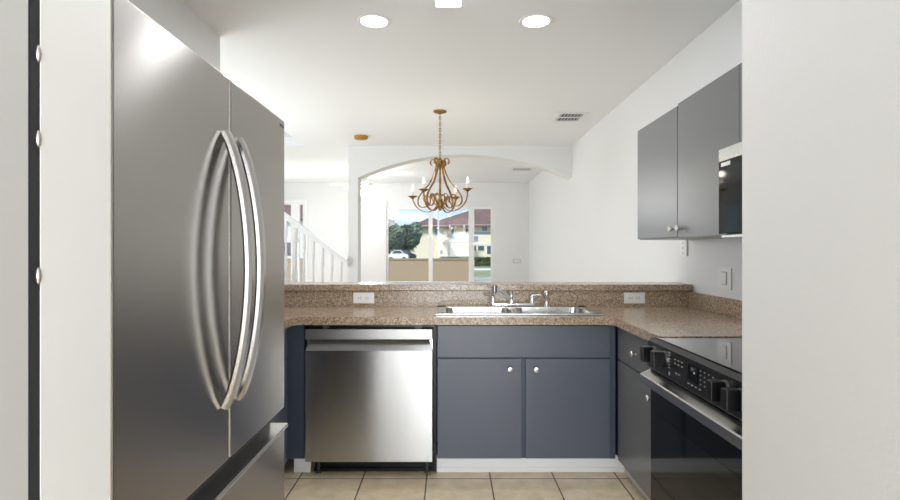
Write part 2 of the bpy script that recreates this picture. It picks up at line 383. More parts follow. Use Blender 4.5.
for dd, yy in ((dr1, 1.352), (dr2, 1.436)):
    P = []
    for i in range(33):
        t = i / 32; z = .925 + t * (1.628 - .925); s = 4 * t * (1 - t)
        P.append((FX + .004 + .062 * s ** .8, yy, z))
    obj('door_handle', B().strap(P, .032, .022, (0, 1, 0), .6), M['handle'], dd, True, label='long bowed steel handle')
    
t_ = B()
for k in range(7): t_.box(FX, FX + .0008, 1.800 + k * .0062, 1.8045 + k * .0062, 1.751, 1.760)
obj('logo', t_, M['darkgrey'], dr2)

# ------------------------------------------------------------------ base cabinets and counter
FY = 3.10; CZ = .94; CB = .895
def knob(parent, p, axis, sgn):
    pr = [(0, 0), (.009, 0), (.0075, .004), (.006, .014), (.013, .02), (.0165, .026), (.014, .032), (0, .034)]
    pr = [(r * 1.08, h * sgn) for r, h in pr]
    return obj('knob', B().lathe(p, pr, axis, 18), M['nickel'], parent, True, label='round satin nickel knob')
# sink base
cb = thing('sink_cabinet', 'blue grey base cabinet with two doors under the double sink', 'cabinet', (.42, 3.35, 0))
b = B(); b.box(-.075, -.055, FY + .02, 3.655, .10, .89).box(.92, .94, FY + .02, 3.655, .10, .89).box(-.055, .92, FY + .02, 3.655, .10, .12).box(-.055, .92, 3.64, 3.655, .12, .89)
b.box(-.055, .92, FY + .02, FY + .04, .12, .16).box(-.055, .92, FY + .02, FY + .04, .66, .73).box(-.055, .92, FY + .02, FY + .04, .86, .89).box(.415, .45, FY + .02, FY + .04, .16, .66)
obj('body', b, M['navy'], cb)
obj('false_front', B().box(-.073, .938, FY, FY + .019, .699, .885, .002), M['cab'], cb)
dl = obj('door', B().box(-.073, .420, FY, FY + .019, .105, .691, .002), M['cab'], cb); knob(dl, (.352, FY, .632), 'y', -1)
dr = obj('door', B().box(.444, .938, FY, FY + .019, .105, .691, .002), M['cab'], cb); knob(dr, (.505, FY, .632), 'y', -1)
obj('filler', B().box(.941, .975, FY + .012, FY + .03, .10, .89), M['navy'], cb, label='narrow navy filler strip')
# left corner + return cabinet
cl = thing('return_cabinet', 'dark blue base cabinet in the corner between refrigerator and dishwasher', 'cabinet', (-1.2, 2.5, 0))
obj('body', B().box(-1.535, -.962, 1.90, 3.64, .10, .89), M['navy'], cl)
obj('drawer', B().box(-.962, -.943, 1.92, 3.06, .699, .885, .002), M['cab'], cl)
obj('door', B().box(-.962, -.943, 1.92, 2.485, .105, .691, .002), M['cab'], cl); obj('door', B().box(-.962, -.943, 2.495, 3.06, .105, .691, .002), M['cab'], cl)
obj('filler', B().box(-.962, -.858, FY + .012, FY + .03, .10, .89), M['navy'], cl, label='navy filler panel')
# right base cabinet
cr_ = thing('base_cabinet', 'narrow grey base cabinet with one drawer beside the range', 'cabinet', (1.3, 2.8, 0))
obj('body', B().box(1.0, 1.66, 2.378, 3.64, .10, .89), M['navy'], cr_)
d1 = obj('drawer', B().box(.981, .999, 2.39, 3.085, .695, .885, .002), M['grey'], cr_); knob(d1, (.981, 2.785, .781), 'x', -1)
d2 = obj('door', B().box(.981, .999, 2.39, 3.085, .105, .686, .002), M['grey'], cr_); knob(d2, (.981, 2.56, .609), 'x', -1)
# counter
b = B()
def P3(poly, z0=CB, z1=CZ): b.prism(poly, 'z', z0, z1)
P3([(-1.547, 1.90), (-.905, 1.90), (-.905, 3.035), (-.875, 3.062), (-.06, 3.062), (-.06, 3.645), (-1.547, 3.645)])
P3([(-.06, 3.062), (.89, 3.062), (.89, 3.15), (-.06, 3.15)]); P3([(-.06, 3.55), (.89, 3.55), (.89, 3.645), (-.06, 3.645)])
P3([(.89, 3.062), (.915, 3.062), (.945, 3.035), (.945, 2.374), (1.665, 2.374), (1.665, 3.645), (.89, 3.645)])
ct = thing('countertop', 'brown speckled laminate countertop running round the sink', 'countertop', (.4, 3.35, CB))
obj('worktop', b, M['lam'], ct)
obj('backsplash', B().box(XL + .004, XR - .004, 3.645, 3.661, CZ + .0005, 1.048).box(XR - .02, XR - .004, 2.374, 3.645, CZ + .0005, 1.042), M['lam'], ct)
single('bar_ledge', B().box(XL + .005, XR - .005, 3.625, 3.93, 1.05, 1.094, .006), M['lam'], 'brown speckled raised bar ledge along the half wall behind the sink', 'bar top')

# dishwasher
dw = thing('dishwasher', 'stainless steel dishwasher left of the sink cabinet', 'dishwasher', (-.47, 3.4, 0))
X0, X1 = -.846, -.102
obj('tub', B().box(X0 + .01, X1 - .005, FY + .06, 3.63, .10, .865), M['black'], dw)
obj('frame', B().box(X1 + .004, X1 + .022, FY + .01, FY + .06, .03, .885).box(X0 - .008, X1 + .004, FY + .025, FY + .06, .872, .893), M['black'], dw)
dd = obj('door', B().box(X0, X1, FY - .02, FY + .05, .092, .742, .004).box(X0, X1, FY + .022, FY + .05, .74, .81), M['steel'], dw, True)
obj('control_strip', B().box(X0, X1, FY - .02, FY + .05, .806, .868, .004), M['strip'], dw, True)
# pocket handle: sloped tray between strip and door
b = B(); b.face([(X0 + .002, FY - .02, .742), (X1 - .002, FY - .02, .742), (X1 - .022, FY + .021, .803), (X0 + .022, FY + .021, .803)])
obj('pocket_handle', b, M['strip'], dd)
for xx in (-.73, -.185): obj('bracket', B().box(xx - .018, xx + .018, FY + .0, FY + .02, .868, .893), M['darkgrey'], dw)
obj('toe_panel', B().box(X0 + .03, X1 + .015, FY + .10, FY + .12, .0, .095).box(X0 + .03, X1 + .015, FY + .07, FY + .10, .0, .018), M['black'], dw)
for xx in (X0 + .06, X1 - .035):
    obj('foot', B().lathe((xx, FY + .06, 0), [(0, 0), (.018, 0), (.018, .012), (.008, .014), (.008, .09), (0, .09)], n=12), M['darkgrey'], dw, True)

# sink
sk = thing('double_sink', 'stainless steel double bowl drop in sink set in the counter', 'sink', (.41, 3.35, CZ))
sx0, sx1, sy0, sy1 = -.085, .915, 3.125, 3.60
bowls = [(-.03, .385, 3.165, 3.51), (.425, .86, 3.165, 3.51)]
def rrect(x0, x1, y0, y1, r, z, n=6):
    o = []
    for cx_, cy_, a0 in ((x1 - r, y1 - r, 0), (x0 + r, y1 - r, 90), (x0 + r, y0 + r, 180), (x1 - r, y0 + r, 270)):
        for k in range(n + 1):
            a = math.radians(a0 + 90 * k / n); o.append((cx_ + r * math.cos(a), cy_ + r * math.sin(a), z))
    return o
b = B(); zt = CZ + .013
b.box(sx0, sx1, sy0, bowls[0][2] + .004, CZ + .001, zt, .003).box(sx0, sx1, bowls[0][3] - .004, sy1, CZ + .001, zt, .003)
b.box(sx0, bowls[0][0] + .004, sy0 + .01, sy1 - .01, CZ + .001, zt, .003).box(bowls[1][1] - .004, sx1, sy0 + .01, sy1 - .01, CZ + .001, zt, .003).box(bowls[0][1] - .004, bowls[1][0] + .004, sy0 + .01, sy1 - .01, CZ + .001, zt, .003)
obj('rim', b, M['steel_v'], sk, True)
for x0, x1, y0, y1 in bowls:
    b = B()
    b.rings([rrect(x0 - .004, x1 + .004, y0 - .004, y1 + .004, .03, zt - .001), rrect(x0 + .004, x1 - .004, y0 + .004, y1 - .004, .05, zt - .006), rrect(x0 + .012, x1 - .012, y0 + .012, y1 - .012, .06, zt - .13), rrect(x0 + .05, x1 - .05, y0 + .05, y1 - .05, .06, zt - .165)], cap=False)
    b.rings([rrect(x0 + .05, x1 - .05, y0 + .05, y1 - .05, .06, zt - .165), rrect(x0 + .051, x1 - .051, y0 + .051, y1 - .051, .06, zt - .166)])
    bo = obj('bowl', b, M['steel_v'], sk, True)
    obj('drain', B().lathe(((x0 + x1) / 2, (y0 + y1) / 2, zt - .165), [(0, .001), (.04, .001), (.042, .004), (.03, .005), (.0, .002)], n=20), M['chrome'], bo, True)
# faucet
YA = 3.555; q = YA / F
fx = lambda p_: (p_ - 450) * q
fz = lambda p_: ZC + (251 - p_) * q
fa = thing('faucet', 'chrome two handle kitchen faucet with low slanted spout behind the sink', 'faucet', (fx(513), YA, zt))
b = B(); b.box(fx(491.5), fx(535), YA - .028, YA + .028, zt + .0005, zt + .022, .008, 3); obj('deck_plate', b, M['chrome'], fa, True)
for xx, sg in ((fx(493), -1), (fx(532), 1)):
    b = B().lathe((xx, YA, zt + .02), [(0, 0), (.026, 0), (.024, .012), (.017, .018), (.015, .042), (.012, .048), (0, .05)], n=16)
    b.tube([(xx, YA, zt + .06), (xx, YA, zt + .066), (xx + sg * .010, YA - .004, zt + .074), (xx + sg * .058, YA - .012, zt + .078)], [.010, .010, .008, .006], 8)
    obj('handle', b, M['chrome'], fa, True)
b = B().lathe((fx(511.5), YA, zt + .02), [(0, 0), (.02, 0), (.018, .03), (.014, .045), (.012, .06), (.016, .068), (.012, .08), (0, .082)], n=16)
obj('spout_base', b, M['chrome'], fa, True)
YB = 3.37; qb = YB / F; e0 = Vector((fx(510), YA - .01, zt + .05)); e1 = Vector(((497 - 450) * qb, YB, ZC + (251 - 289.5) * qb))
b = B().tube([e0, e0.lerp(e1, .5) + Vector((0, 0, .004)), e1], [.014, .013, .012], 10); obj('spout', b, mat('satin_chrome', (.82, .82, .82, 1), .3, .7), fa, True)
xh = (494.5 - 450) * qb
b = B().lathe((xh, YB, ZC + (251 - 293.5) * qb), [(0, 0), (.014, 0), (.0165, .01), (.0165, .038), (.019, .04), (.019, .05), (0, .052)], n=16)
obj('spray_head', b, mat('dull_chrome_aerator', (.3, .3, .3, 1), .3, 1.0), fa, True, label='dark grey metal aerator head')
sp_ = thing('side_sprayer', 'chrome side sprayer standing right of the faucet', 'sprayer', (fx(546.5), YA, zt))
obj('holder', B().lathe((fx(546.5), YA, zt + .0005), [(0, 0), (.027, 0), (.025, .01), (.015, .016), (.014, .03), (0, .03)], n=16), M['chrome'], sp_, True)
b = B().lathe((fx(546.5), YA, zt + .03), [(0, 0), (.014, 0), (.015, .04), (.018, .06), (.014, .075), (0, .078)], n=14)
b.box(fx(546.5) - .008, fx(546.5) + .008, YA - .03, YA + .004, zt + .088, zt + .106, .003)
obj('spray_head', b, M['chrome'], sp_, True)

# outlets on the backsplash
def outlet(x, z, label):
    o = thing('wall_outlet', label, 'outlet', (x, 3.645, z), 'outlets on the backsplash')
    obj('cover_plate', B().box(x - .072, x + .072, 3.638, 3.6445, z - .038, z + .038, .003), M['plate'], o, True)
    for s in (-.024, .024):
        rc = obj('receptacle', B().box(x + s - .019, x + s + .019, 3.6355, 3.638, z - .017, z + .017, .0015), M['plate'], o)
        for a, b_, c, d_ in ((.001, .010, .005, .0075), (.001, .010, -.0075, -.005), (-.012, -.006, -.003, .003)):
            obj('slot', B().box(x + s + a, x + s + b_, 3.6348, 3.6356, z + c, z + d_), M['darkgrey'], rc)
    return o
qq = 3.64 / F
o1 = outlet((363.7 - 450) * qq, ZC + (251 - 298) * qq, 'white double wall outlet on the backsplash above the dishwasher')
o2 = copy_tree(o1); o2.location.x = (634.5 - 450) * qq; o2['label'] = 'white double wall outlet on the backsplash right of the sink'

# ------------------------------------------------------------------ range
rg = thing('electric_range', 'black and stainless electric range with front knobs on the right', 'range', (1.3, 2.1, 0))
RY0, RY1 = 1.505, 2.37
obj('body', B().box(.93, 1.655, RY0, RY1, .03, .917), M['darkgrey'], rg)
obj('cooktop', B().box(.912, 1.655, RY0, RY1, .9175, .936, .003), M['cooktop'], rg)
pan = B().prism([(.889, .924), (.9115, .936), (.929, .936), (.929, .80), (.898, .80), (.885, .812)], 'y', RY0, RY1)
pn = obj('control_panel', pan, M['black'], rg, label='black glass control panel with small icons')
XP = .886
for ky, kz in ((2.29, .878), (2.17, .88), (1.695, .876), (1.60, .874)):
    b = B().lathe((XP + .001, ky, kz), [(0, 0), (.034, 0), (.033, -.012), (.028, -.014), (0, -.014)], 'x', 24)
    k = obj('knob', b, M['darkring'], pn, True, label='black bar grip knob on grey ring')
    obj('grip', B().box(XP - .058, XP - .012, ky - .019, ky + .019, kz - .033, kz + .033, .005), M['black'], k, True)
obj('display', B().box(XP - .0022, XP - .0008, 1.885, 1.965, .845, .905), M['blackgloss'], pn)
obj('clock', B().box(XP - .003, XP - .002, 1.905, 1.916, .878, .885), M['clock'], pn)
def ic(y, z, a=.006, c=.004): obj('key_icon', B().box(XP - .0025, XP - .0005, y - .16 - a / 2, y - .16 + a / 2, z + .03 - c / 2, z + .03 + c / 2), M['icon'], pn)
for k in range(6): ic(2.292, .884 - k * .012, .018, .004)
for y in (2.235, 2.205, 2.175):
    for z in (.868, .852): ic(y, z, .010)
for y in (2.225, 2.2): ic(y, .815, .014)
for k in range(3):
    for z in (.87, .854, .838, .822): ic(2.025 - k * .03, z, .006, .004)
for k in range(4): ic(2.12 - k * .03, .803, .010, .004)
ic(2.29, .80, .01, .012); ic(1.935, .868, .010)
od = obj('oven_door', B().box(.90, .928, RY0, RY1, .20, .735, .003), M['blackgloss'], rg, label='black glass oven door')
b = B().prism([(.853, .741), (.853, .773), (.858, .778), (.899, .797), (.928, .797), (.928, .737), (.857, .737)], 'y', RY0, RY1); obj('handle', b, M['handle'], od, label='wide brushed steel door handle')
obj('storage_drawer', B().box(.902, .928, RY0, RY1, .045, .195, .003), M['blackgloss'], rg)
obj('inner_window', B().box(.8988, .90, RY0 + .12, RY1 - .12, .30, .62), mat('oven_window_glass', (.006, .006, .007, 1), .07, spec=.16), od)

# ------------------------------------------------------------------ upper cabinet and microwave
UX = 1.30
uc = thing('wall_cabinet', 'grey two door wall cabinet on the right wall left of the microwave', 'cabinet', (1.5, 3.0, 1.40))
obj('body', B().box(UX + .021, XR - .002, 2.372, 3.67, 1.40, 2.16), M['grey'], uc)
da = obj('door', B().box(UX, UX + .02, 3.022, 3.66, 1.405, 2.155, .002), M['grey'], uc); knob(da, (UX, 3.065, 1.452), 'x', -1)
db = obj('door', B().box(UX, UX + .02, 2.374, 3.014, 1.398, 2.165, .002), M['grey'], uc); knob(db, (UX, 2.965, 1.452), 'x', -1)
uo = thing('over_range_cabinet', 'grey cabinet above the microwave, mostly hidden by the entry wall', 'cabinet', (1.5, 2.0, 1.79))
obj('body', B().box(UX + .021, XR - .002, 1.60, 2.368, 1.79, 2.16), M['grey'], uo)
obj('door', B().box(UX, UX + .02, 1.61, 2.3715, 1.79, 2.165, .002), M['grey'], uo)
mw = thing('microwave', 'black glass over range microwave with steel top strip', 'microwave', (1.45, 2.0, 1.385))
obj('body', B().box(1.235, XR - .003, 1.61, 2.36, 1.395, 1.785), M['darkgrey'], mw)
md = obj('door', B().box(1.20, 1.2345, 1.61, 2.36, 1.40, 1.718, .003), M['blackgloss'], mw)
obj('vent_strip', B().box(1.20, 1.2345, 1.61, 2.36, 1.7185, 1.775, .003), M['steel_v'], mw, label='brushed steel strip along the top')
obj('bottom_strip', B().box(1.205, 1.26, 1.61, 2.345, 1.382, 1.3945, .002), M['steel_v'], mw, label='pale steel strip along the bottom')
obj('sticker', B().box(1.1985, 1.20, 2.26, 2.335, 1.695, 1.712), M['plate'], md, label='small white sticker in the corner')
hk = thing('hinge_bracket', 'white metal bracket hanging on the wall under the grey wall cabinet', 'bracket', (XR, 3.76, 1.3))
obj('strip', B().box(XR - .014, XR - .001, 3.70, 3.80, 1.288, 1.40, .002), M['trim'], hk)
for z in (1.31, 1.345, 1.38): obj('screw', B().lathe((XR - .014, 3.755, z), [(0, 0), (.008, 0), (.006, -.002), (0, -.003)], 'x', 10), M['nickel'], hk)
sw = thing('light_switch', 'white rocker light switch plate on the right wall above the counter', 'switch', (XR, 3.2, 1.08))
ys0, ys1 = 1.666 * F / 281.5, 1.666 * F / 268.5
zz0, zz1 = ZC + (251 - 289) * 3.2 / F, ZC + (251 - 267.5) * 3.2 / F
obj('cover_plate', B().box(XR - .007, XR - .001, ys0, ys1, zz0, zz1, .002), M['plate'], sw, True)
ym = (ys0 + ys1) / 2; zm = (zz0 + zz1) / 2
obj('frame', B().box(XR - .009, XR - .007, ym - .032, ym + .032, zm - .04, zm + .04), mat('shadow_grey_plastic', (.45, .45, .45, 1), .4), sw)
obj('rocker', B().box(XR - .0125, XR - .0085, ym - .027, ym + .027, zm - .035, zm + .035, .0015), M['plate'], sw)

# ------------------------------------------------------------------ ceiling fittings
def recessed(x, y, label):
    o = thing('recessed_light', label, 'ceiling light', (x, y, H), 'round recessed lights')
    obj('trim_ring', B().lathe((x, y, H), [(.082, -.002), (.088, -.007), (.102, -.006), (.106, -.001), (.082, -.001)], n=32), M['trim'], o, True)
    obj('diffuser', B().lathe((x, y, H), [(0, -.003), (.082, -.003), (.082, -.001), (0, -.001)], n=32), M['lamp'], o)
    a = area('downlight', (0, 0, -.012), (0, 0, -1), .16, .16, 5, (.96, .98, 1), 'DISK'); a.parent = o
    return o
yR = 1.446 * F / 230
recessed((374 - 450) * yR / F, yR, 'round recessed ceiling light left of the square fixture')
recessed((536 - 450) * yR / F, yR, 'round recessed ceiling light right of the square fixture')
fl = thing('ceiling_fixture', 'square white lit ceiling fixture between the two recessed lights', 'ceiling light', (-.01, 2.3, H))
obj('housing', B().box(-.085, .068, 1.75, 2.975, H - .03, H - .001, .004), M['trim'], fl)
obj('diffuser', B().box(-.08, .063, 1.755, 2.965, H - .082, H - .03, .01), M['tube'], fl)
a = area('fixture_light', (0, 0, -.09), (0, 0, -1), .14, 1.1, 10, (.94, .97, 1)); a.parent = fl
def vent(x0, x1, y0, y1, label):
    o = thing('ceiling_vent', label, 'vent', ((x0 + x1) / 2, (y0 + y1) / 2, H), 'ceiling air vents')
    fw = .045
    obj('frame', B().box(x0, x1, y0, y0 + fw * .7, H - .012, H - .001, .002).box(x0, x1, y1 - fw * .7, y1, H - .012, H - .001, .002).box(x0, x0 + fw, y0 + fw * .7, y1 - fw * .7, H - .012, H - .001, .002).box(x1 - fw, x1, y0 + fw * .7, y1 - fw * .7, H - .012, H - .001, .002), M['trim'], o)
    obj('backing', B().box(x0 + fw, x1 - fw, y0 + fw * .7, y1 - fw * .7, H - .003, H - .001), M['dark'], o)
    b = B(); n = 7
    for i in range(n):
        x = x0 + fw + (x1 - x0 - 2 * fw) * (i + .5) / n; b.box(x - .0035, x + .0035, y0 + fw * .7, y1 - fw * .7, H - .007, H - .003)
    b.box(x0 + fw, x1 - fw, (y0 + y1) / 2 - .006, (y0 + y1) / 2 + .006, H - .012, H - .003)
    obj('louvers', b, M['trim'], o)
yv = 1.446 * F / 134.3
vent((554 - 450) * yv / F, (585 - 450) * yv / F, yv - .19, yv + .19, 'white ceiling vent with dark louvers in front of the arch')
yv = 1.446 * F / 82
vent((510 - 450) * yv / F, (533.5 - 450) * yv / F, yv - .14, yv + .14, 'white ceiling vent with dark louvers seen through the arch')
yd = 1.446 * F / 115
xd = (361 - 450) * yd / F
single('smoke_detector', B().lathe((xd, yd, H), [(0, -.045), (.05, -.045), (.075, -.04), (.086, -.028), (.086, -.001), (0, -.001)], n=28), M['goldpaint'], 'round gold ceiling disc near the column', 'smoke detector', True)

# ------------------------------------------------------------------ chandelier
CY = 1.446 * F / 140; cq = CY / F; CXc = (440 - 450) * cq
cz_ = lambda p_: ZC + (251 - p_) * cq
chd = thing('chandelier', 'antique gold chandelier with four lit candles hanging before the arch', 'chandelier', (CXc, CY, H))
obj('canopy', B().lathe((CXc, CY, H), [(0, -.03), (.02, -.03), (.03, -.02), (.066, -.014), (.068, -.001), (0, -.001)], n=24), M['gold'], chd, True)
b = B(); z = H - .03; k = 0; zt2 = cz_(158)
nl = 15; ll = (z - zt2) / nl
for k in range(nl):
    zc_ = z - ll * (k + .5); P = []
    for i in range(13):
        a = 2 * math.pi * i / 12; u = .0105 * math.cos(a); v = (ll * .62) * math.sin(a)
        P.append((CXc + (u if k % 2 else 0), CY + (0 if k % 2 else u), zc_ + v))
    b.tube(P, .0036, 6)
obj('chain', b, M['gold'], chd, True)
b = B().lathe((CXc, CY, cz_(165)), [(0, -.02), (.022, -.015), (.034, .0), (.03, .03), (.036, .045), (.02, .06), (.008, .075), (0, .08)], n=16)
obj('crown', b, M['gold'], chd, True)
b = B().lathe((CXc, CY, cz_(207)), [(0, -.04), (.012, -.035), (.02, -.015), (.036, .0), (.04, .03), (.03, .06), (.018, .08), (.012, .16), (.014, .25), (.010, .36), (.014, .44), (0, .45)], n=16)
obj('stem', b, M['gold'], chd, True)
def rad_pts(ang, prof):
    c, s = math.cos(ang), math.sin(ang)
    return smooth_path([(CXc + r * cq * c, CY + r * cq * s, cz_(p_)) for r, p_ in prof])
for ang in (156, 241, 331, 59):
    a = math.radians(ang); sd_ = (-math.sin(a), math.cos(a), 0)
    ct_ = {156: 194, 241: 191.5, 331: 189.5, 59: 193.5}[ang]
    b = B()
    b.strap(rad_pts(a, [(9, 165), (10.5, 162.5), (9, 159.5), (6, 159.5), (4, 163), (6, 172), (12, 183), (19, 190), (24, 197), (24.5, 203), (21, 206.5), (15, 206), (11, 202), (11.5, 197), (15.5, 195), (18, 197.5), (17.5, 200.5)]), .022, .007, sd_)
    b.strap(rad_pts(a, [(2, 199), (4, 206), (10, 211), (18, 211), (26, 206.5), (30, 200), (31, ct_ + 3)]), .020, .007, sd_)
    b.strap(rad_pts(a, [(3, 206), (7, 202), (9, 197), (6.5, 193.5), (3.5, 195.5)]), .016, .006, sd_)
    arm = obj('arm', b, M['gold'], chd, True)
    x, y = CXc + 31 * cq * math.cos(a), CY + 31 * cq * math.sin(a); zb = cz_(ct_ + 3)
    obj('drip_cup', B().lathe((x, y, zb), [(0, -.008), (.012, -.006), (.03, .008), (.052, .02), (.05, .023), (.02, .014), (0, .012)], n=18), M['gold'], arm, True)
    obj('candle_sleeve', B().lathe((x, y, zb + .012), [(0, 0), (.017, 0), (.017, .06), (.013, .068), (0, .068)], n=14), M['candle'], arm, True, label='ivory candle sleeve')
    obj('bulb', B().lathe((x, y, zb + .078), [(0, 0), (.008, 0), (.0135, .018), (.011, .036), (.004, .056), (0, .062)], n=14), M['bulb'], arm, True, label='lit flame shaped bulb')
    pl = bpy.data.lights.new('candle_light', 'POINT'); pl.energy = .8; pl.color = (1, .9, .76); pl.shadow_soft_size = .03
    po = bpy.data.objects.new('candle_light', pl); C.objects.link(po); po.parent = chd; po.location = Vector((x, y, zb + .17)) - Vector((CXc, CY, H))

# ------------------------------------------------------------------ staircase
SY = YH - .04; sq = SY / F
st = thing('staircase', 'white staircase with turned balusters rising to the left behind the bar', 'staircase', (-2.2, SY, 0))
xe = (348 - 450) * sq; ze = ZC + (251 - 263.5) * sq; slope = .745
b = B(); xa = -3.98
zr = lambda x: ze + (xe - x) * slope
b.prism([(xe, zr(xe) - .035), (xe, zr(xe) + .03), (xa, zr(xa) + .03), (xa, zr(xa) - .035)], 'y', SY - .03, SY + .03)
b.prism([(xe, zr(xe) + .03), (xe, zr(xe) + .055), (xa, zr(xa) + .055), (xa, zr(xa) + .03)], 'y', SY - .042, SY + .042)
obj('handrail', b, M['trim'], st)
nst = 9; go = .262; rise = go * slope
for k in range(nst):
    x1_ = xe + .02 - go * k; zt_ = .14 + rise * (k + .35)
    obj('tread', B().box(x1_ - go, x1_, SY - .95, SY + .05, 0, zt_ - .03).box(x1_ - go, x1_ + .025, SY - .95, SY + .06, zt_ - .03, zt_, .004), M['trim'], st)
def bal(x):
    k = int((xe + .02 - x) / go); z0 = .14 + rise * (k + .35); z1 = zr(x) - .03; h = z1 - z0
    pr = [(0, 0), (.021, 0), (.021, .16), (.013, .18), (.02, .2), (.011, .22), (.019, .30), (.019, .36), (.012, .62), (.011, .70), (.018, .72), (.018, .735), (.011, .75), (.02, .78), (.02, 1), (0, 1)]
    obj('baluster', B().lathe((x, SY, z0), [(r * 1.15, t * h) for r, t in pr], n=12), M['trim'], st, True)
for p_ in (341, 331.7, 322.5, 313.2, 304): bal((p_ - 450) * sq)
x = (294.6 - 450) * sq
b = B(); k = int((xe + .02 - x) / go); z0 = .14 + rise * (k + .35); h = zr(x) - .06 - z0
b.lathe((x, SY, z0), [(0, 0), (.05, 0), (.05, .3 * h), (.036, .33 * h), (.045, .36 * h), (.034, .45 * h), (.034, .8 * h), (.055, .83 * h), (.055, .86 * h), (.04, .9 * h), (.05, h), (0, h)], n=16)
obj('newel_post', b, M['trim'], st, True)
for p_ in (286, 277, 268, 259): bal((p_ - 450) * sq)

# ------------------------------------------------------------------ living room: fan, blinds, outlet
fy = 9.6; fq = fy / F
fcx, fcz = (366 - 450) * fq, ZC + (251 - 184.5) * fq
fn = thing('ceiling_fan', 'white ceiling fan with lit frosted shades behind the column', 'ceiling fan', (fcx, fy, H))
obj('downrod', B().lathe((fcx, fy, H), [(0, -.001), (.07, -.001), (.06, -.05), (.016, -.06), (.016, -.16), (0, -.16)], n=18), M['trim'], fn, True)
obj('motor', B().lathe((fcx, fy, fcz), [(0, -.06), (.07, -.055), (.11, -.03), (.12, .02), (.08, .06), (.03, .08), (0, .08)], n=24), M['trim'], fn, True)
for k in range(5):
    a = math.radians(-12 + 72 * k); c, s = math.cos(a), math.sin(a)
    P = [(.1, -.03), (.2, -.035), (.26, -.065), (.62, -.075), (.645, -.05), (.645, .05), (.62, .075), (.26, .065), (.2, .035), (.1, .03)]
    R = []
    for dz in (0, .008): R.append([(fcx + u * c - v * s, fy + u * s + v * c, fcz + .0 + dz + v * .16 - u * .05) for u, v in P])
    obj('blade', B().rings(R), M['trim'], fn)
for k in range(3):
    a = math.radians(100 + 120 * k - 40); c, s = math.cos(a), math.sin(a)
    P0 = Vector((fcx + .05 * c, fy + .05 * s, fcz - .06)); P1 = Vector((fcx + .13 * c, fy + .13 * s, fcz - .17))
    sh = obj('lamp_shade', B().tube([P0, P0.lerp(P1, .25), P0.lerp(P1, .6), P1], [.025, .035, .05, .068], 16), M['shade'], fn, True, label='lit frosted glass shade')
pl = bpy.data.lights.new('fan_light', 'POINT'); pl.energy = 50; pl.color = (.97, .98, 1); pl.shadow_soft_size = .3
po = bpy.data.objects.new('fan_light', pl); C.objects.link(po); po.parent = fn; po.location = (.0, 0, -.55)
vb = thing('vertical_blinds', 'white vertical blinds stacked at the left of the far window', 'blinds', (-1.6, YF - .06, .3))
obj('headrail', B().box((360 - 450) * px, (387 - 450) * px, YF - .1, YF - .02, ZC + (251 - 207) * px, ZC + (251 - 202.5) * px, .004), M['trim'], vb)
b = B(); n = 16
for i in range(n):
    x = (361.5 - 450) * px + (384.5 - 361.5) * px * i / (n - 1)
    b.prism([(x - .002, YF - .066), (x + .040, YF - .056), (x + .040, YF - .054), (x - .002, YF - .064)], 'z', .3, ZC + (251 - 207) * px)
obj('slats', b, M['blind'], vb)
ol = thing('living_room_outlet', 'pale outlet plate on the far wall right of the window', 'outlet', ((517 - 450) * px, YF, ZC + (251 - 261) * px))
ox, oz = (517 - 450) * px, ZC + (251 - 261) * px
obj('cover_plate', B().box(ox - .09, ox + .09, YF - .008, YF - .0005, oz - .05, oz + .05, .003), mat('grey_white_plastic', (.62, .62, .62, 1), .4), ol)
obj('receptacle', B().box(ox - .05, ox - .01, YF - .011, YF - .008, oz - .025, oz + .025, .002).box(ox + .01, ox + .05, YF - .011, YF - .008, oz - .025, oz + .025, .002), M['plate'], ol)

# ------------------------------------------------------------------ outdoors
def at(p_, y_, Y): return ((p_ - 450) * Y / F, Y, ZC + (251 - y_) * Y / F)
b = B().box(-150, 150, 11.5, 36.8, -.3, -.02).box(-150, 150, 40.2, 300, -.3, -.02); struct('ground', b, M['grass'])
struct('ground_paving', B().box(-30, 30, 11.5, 27.2, -.019, -.001), M['road'])
struct('ground_sidewalk', B().box(-60, 60, 36.8, 40.2, -.2, 0), M['white_ext'])
struct('ground_behind', B().box(-150, 150, -60, -4.8, -.3, -.02).box(-150, -4.32, -4.8, 11.5, -.3, -.02), M['grass'])
gw = thing('garden_wall', 'tan stucco garden wall outside the far window', 'wall', (-4, 16, 0))
obj('panel', B().box(-10, (470.5 - 450) * 16 / F, 16, 16.2, -.02, 1.06), M['stucco'], gw)
obj('coping', B().box(-10, (470.5 - 450) * 16 / F + .03, 15.97, 16.23, 1.0605, 1.10), M['stucco'], gw)
pv = thing('patio_screen', 'grey aluminium patio screen frame standing outside the window', 'screen frame', (.3, 15.4, 0))
y_ = 15.4
obj('post', B().box(at(437.6, 0, 16.4)[0], at(439.2, 0, 16.4)[0], 16.4, 16.46, 0, 3.4), M['alu'], pv)
obj('post', B().box(at(471.5, 0, y_)[0], at(474, 0, y_)[0], y_, y_ + .06, 0, at(0, 232, y_)[2]), M['alud'], pv)
obj('top_rail', B().box(at(471.5, 0, y_)[0], 2.4, y_, y_ + .06, at(0, 234.6, y_)[2], at(0, 231.8, y_)[2]), M['alud'], pv)
def foliage(b, c, rx, ry, rz, n, s, seed):
    R = random.Random(seed)
    for _ in range(n):
        while True:
            u = Vector((R.uniform(-1, 1), R.uniform(-1, 1), R.uniform(-1, 1)))
            if .25 < u.length < 1: break
        u = u.normalized() * (u.length ** .4)
        p = Vector((c[0] + u.x * rx, c[1] + u.y * ry, c[2] + u.z * rz))
        d1_ = Vector((R.gauss(0, 1), R.gauss(0, 1), R.gauss(0, 1))).normalized(); d2_ = d1_.orthogonal().normalized()
        k = s * R.uniform(.6, 1.3)
        b.face([p - d1_ * k, p + d2_ * k * .6, p + d1_ * k, p - d2_ * k * .6])
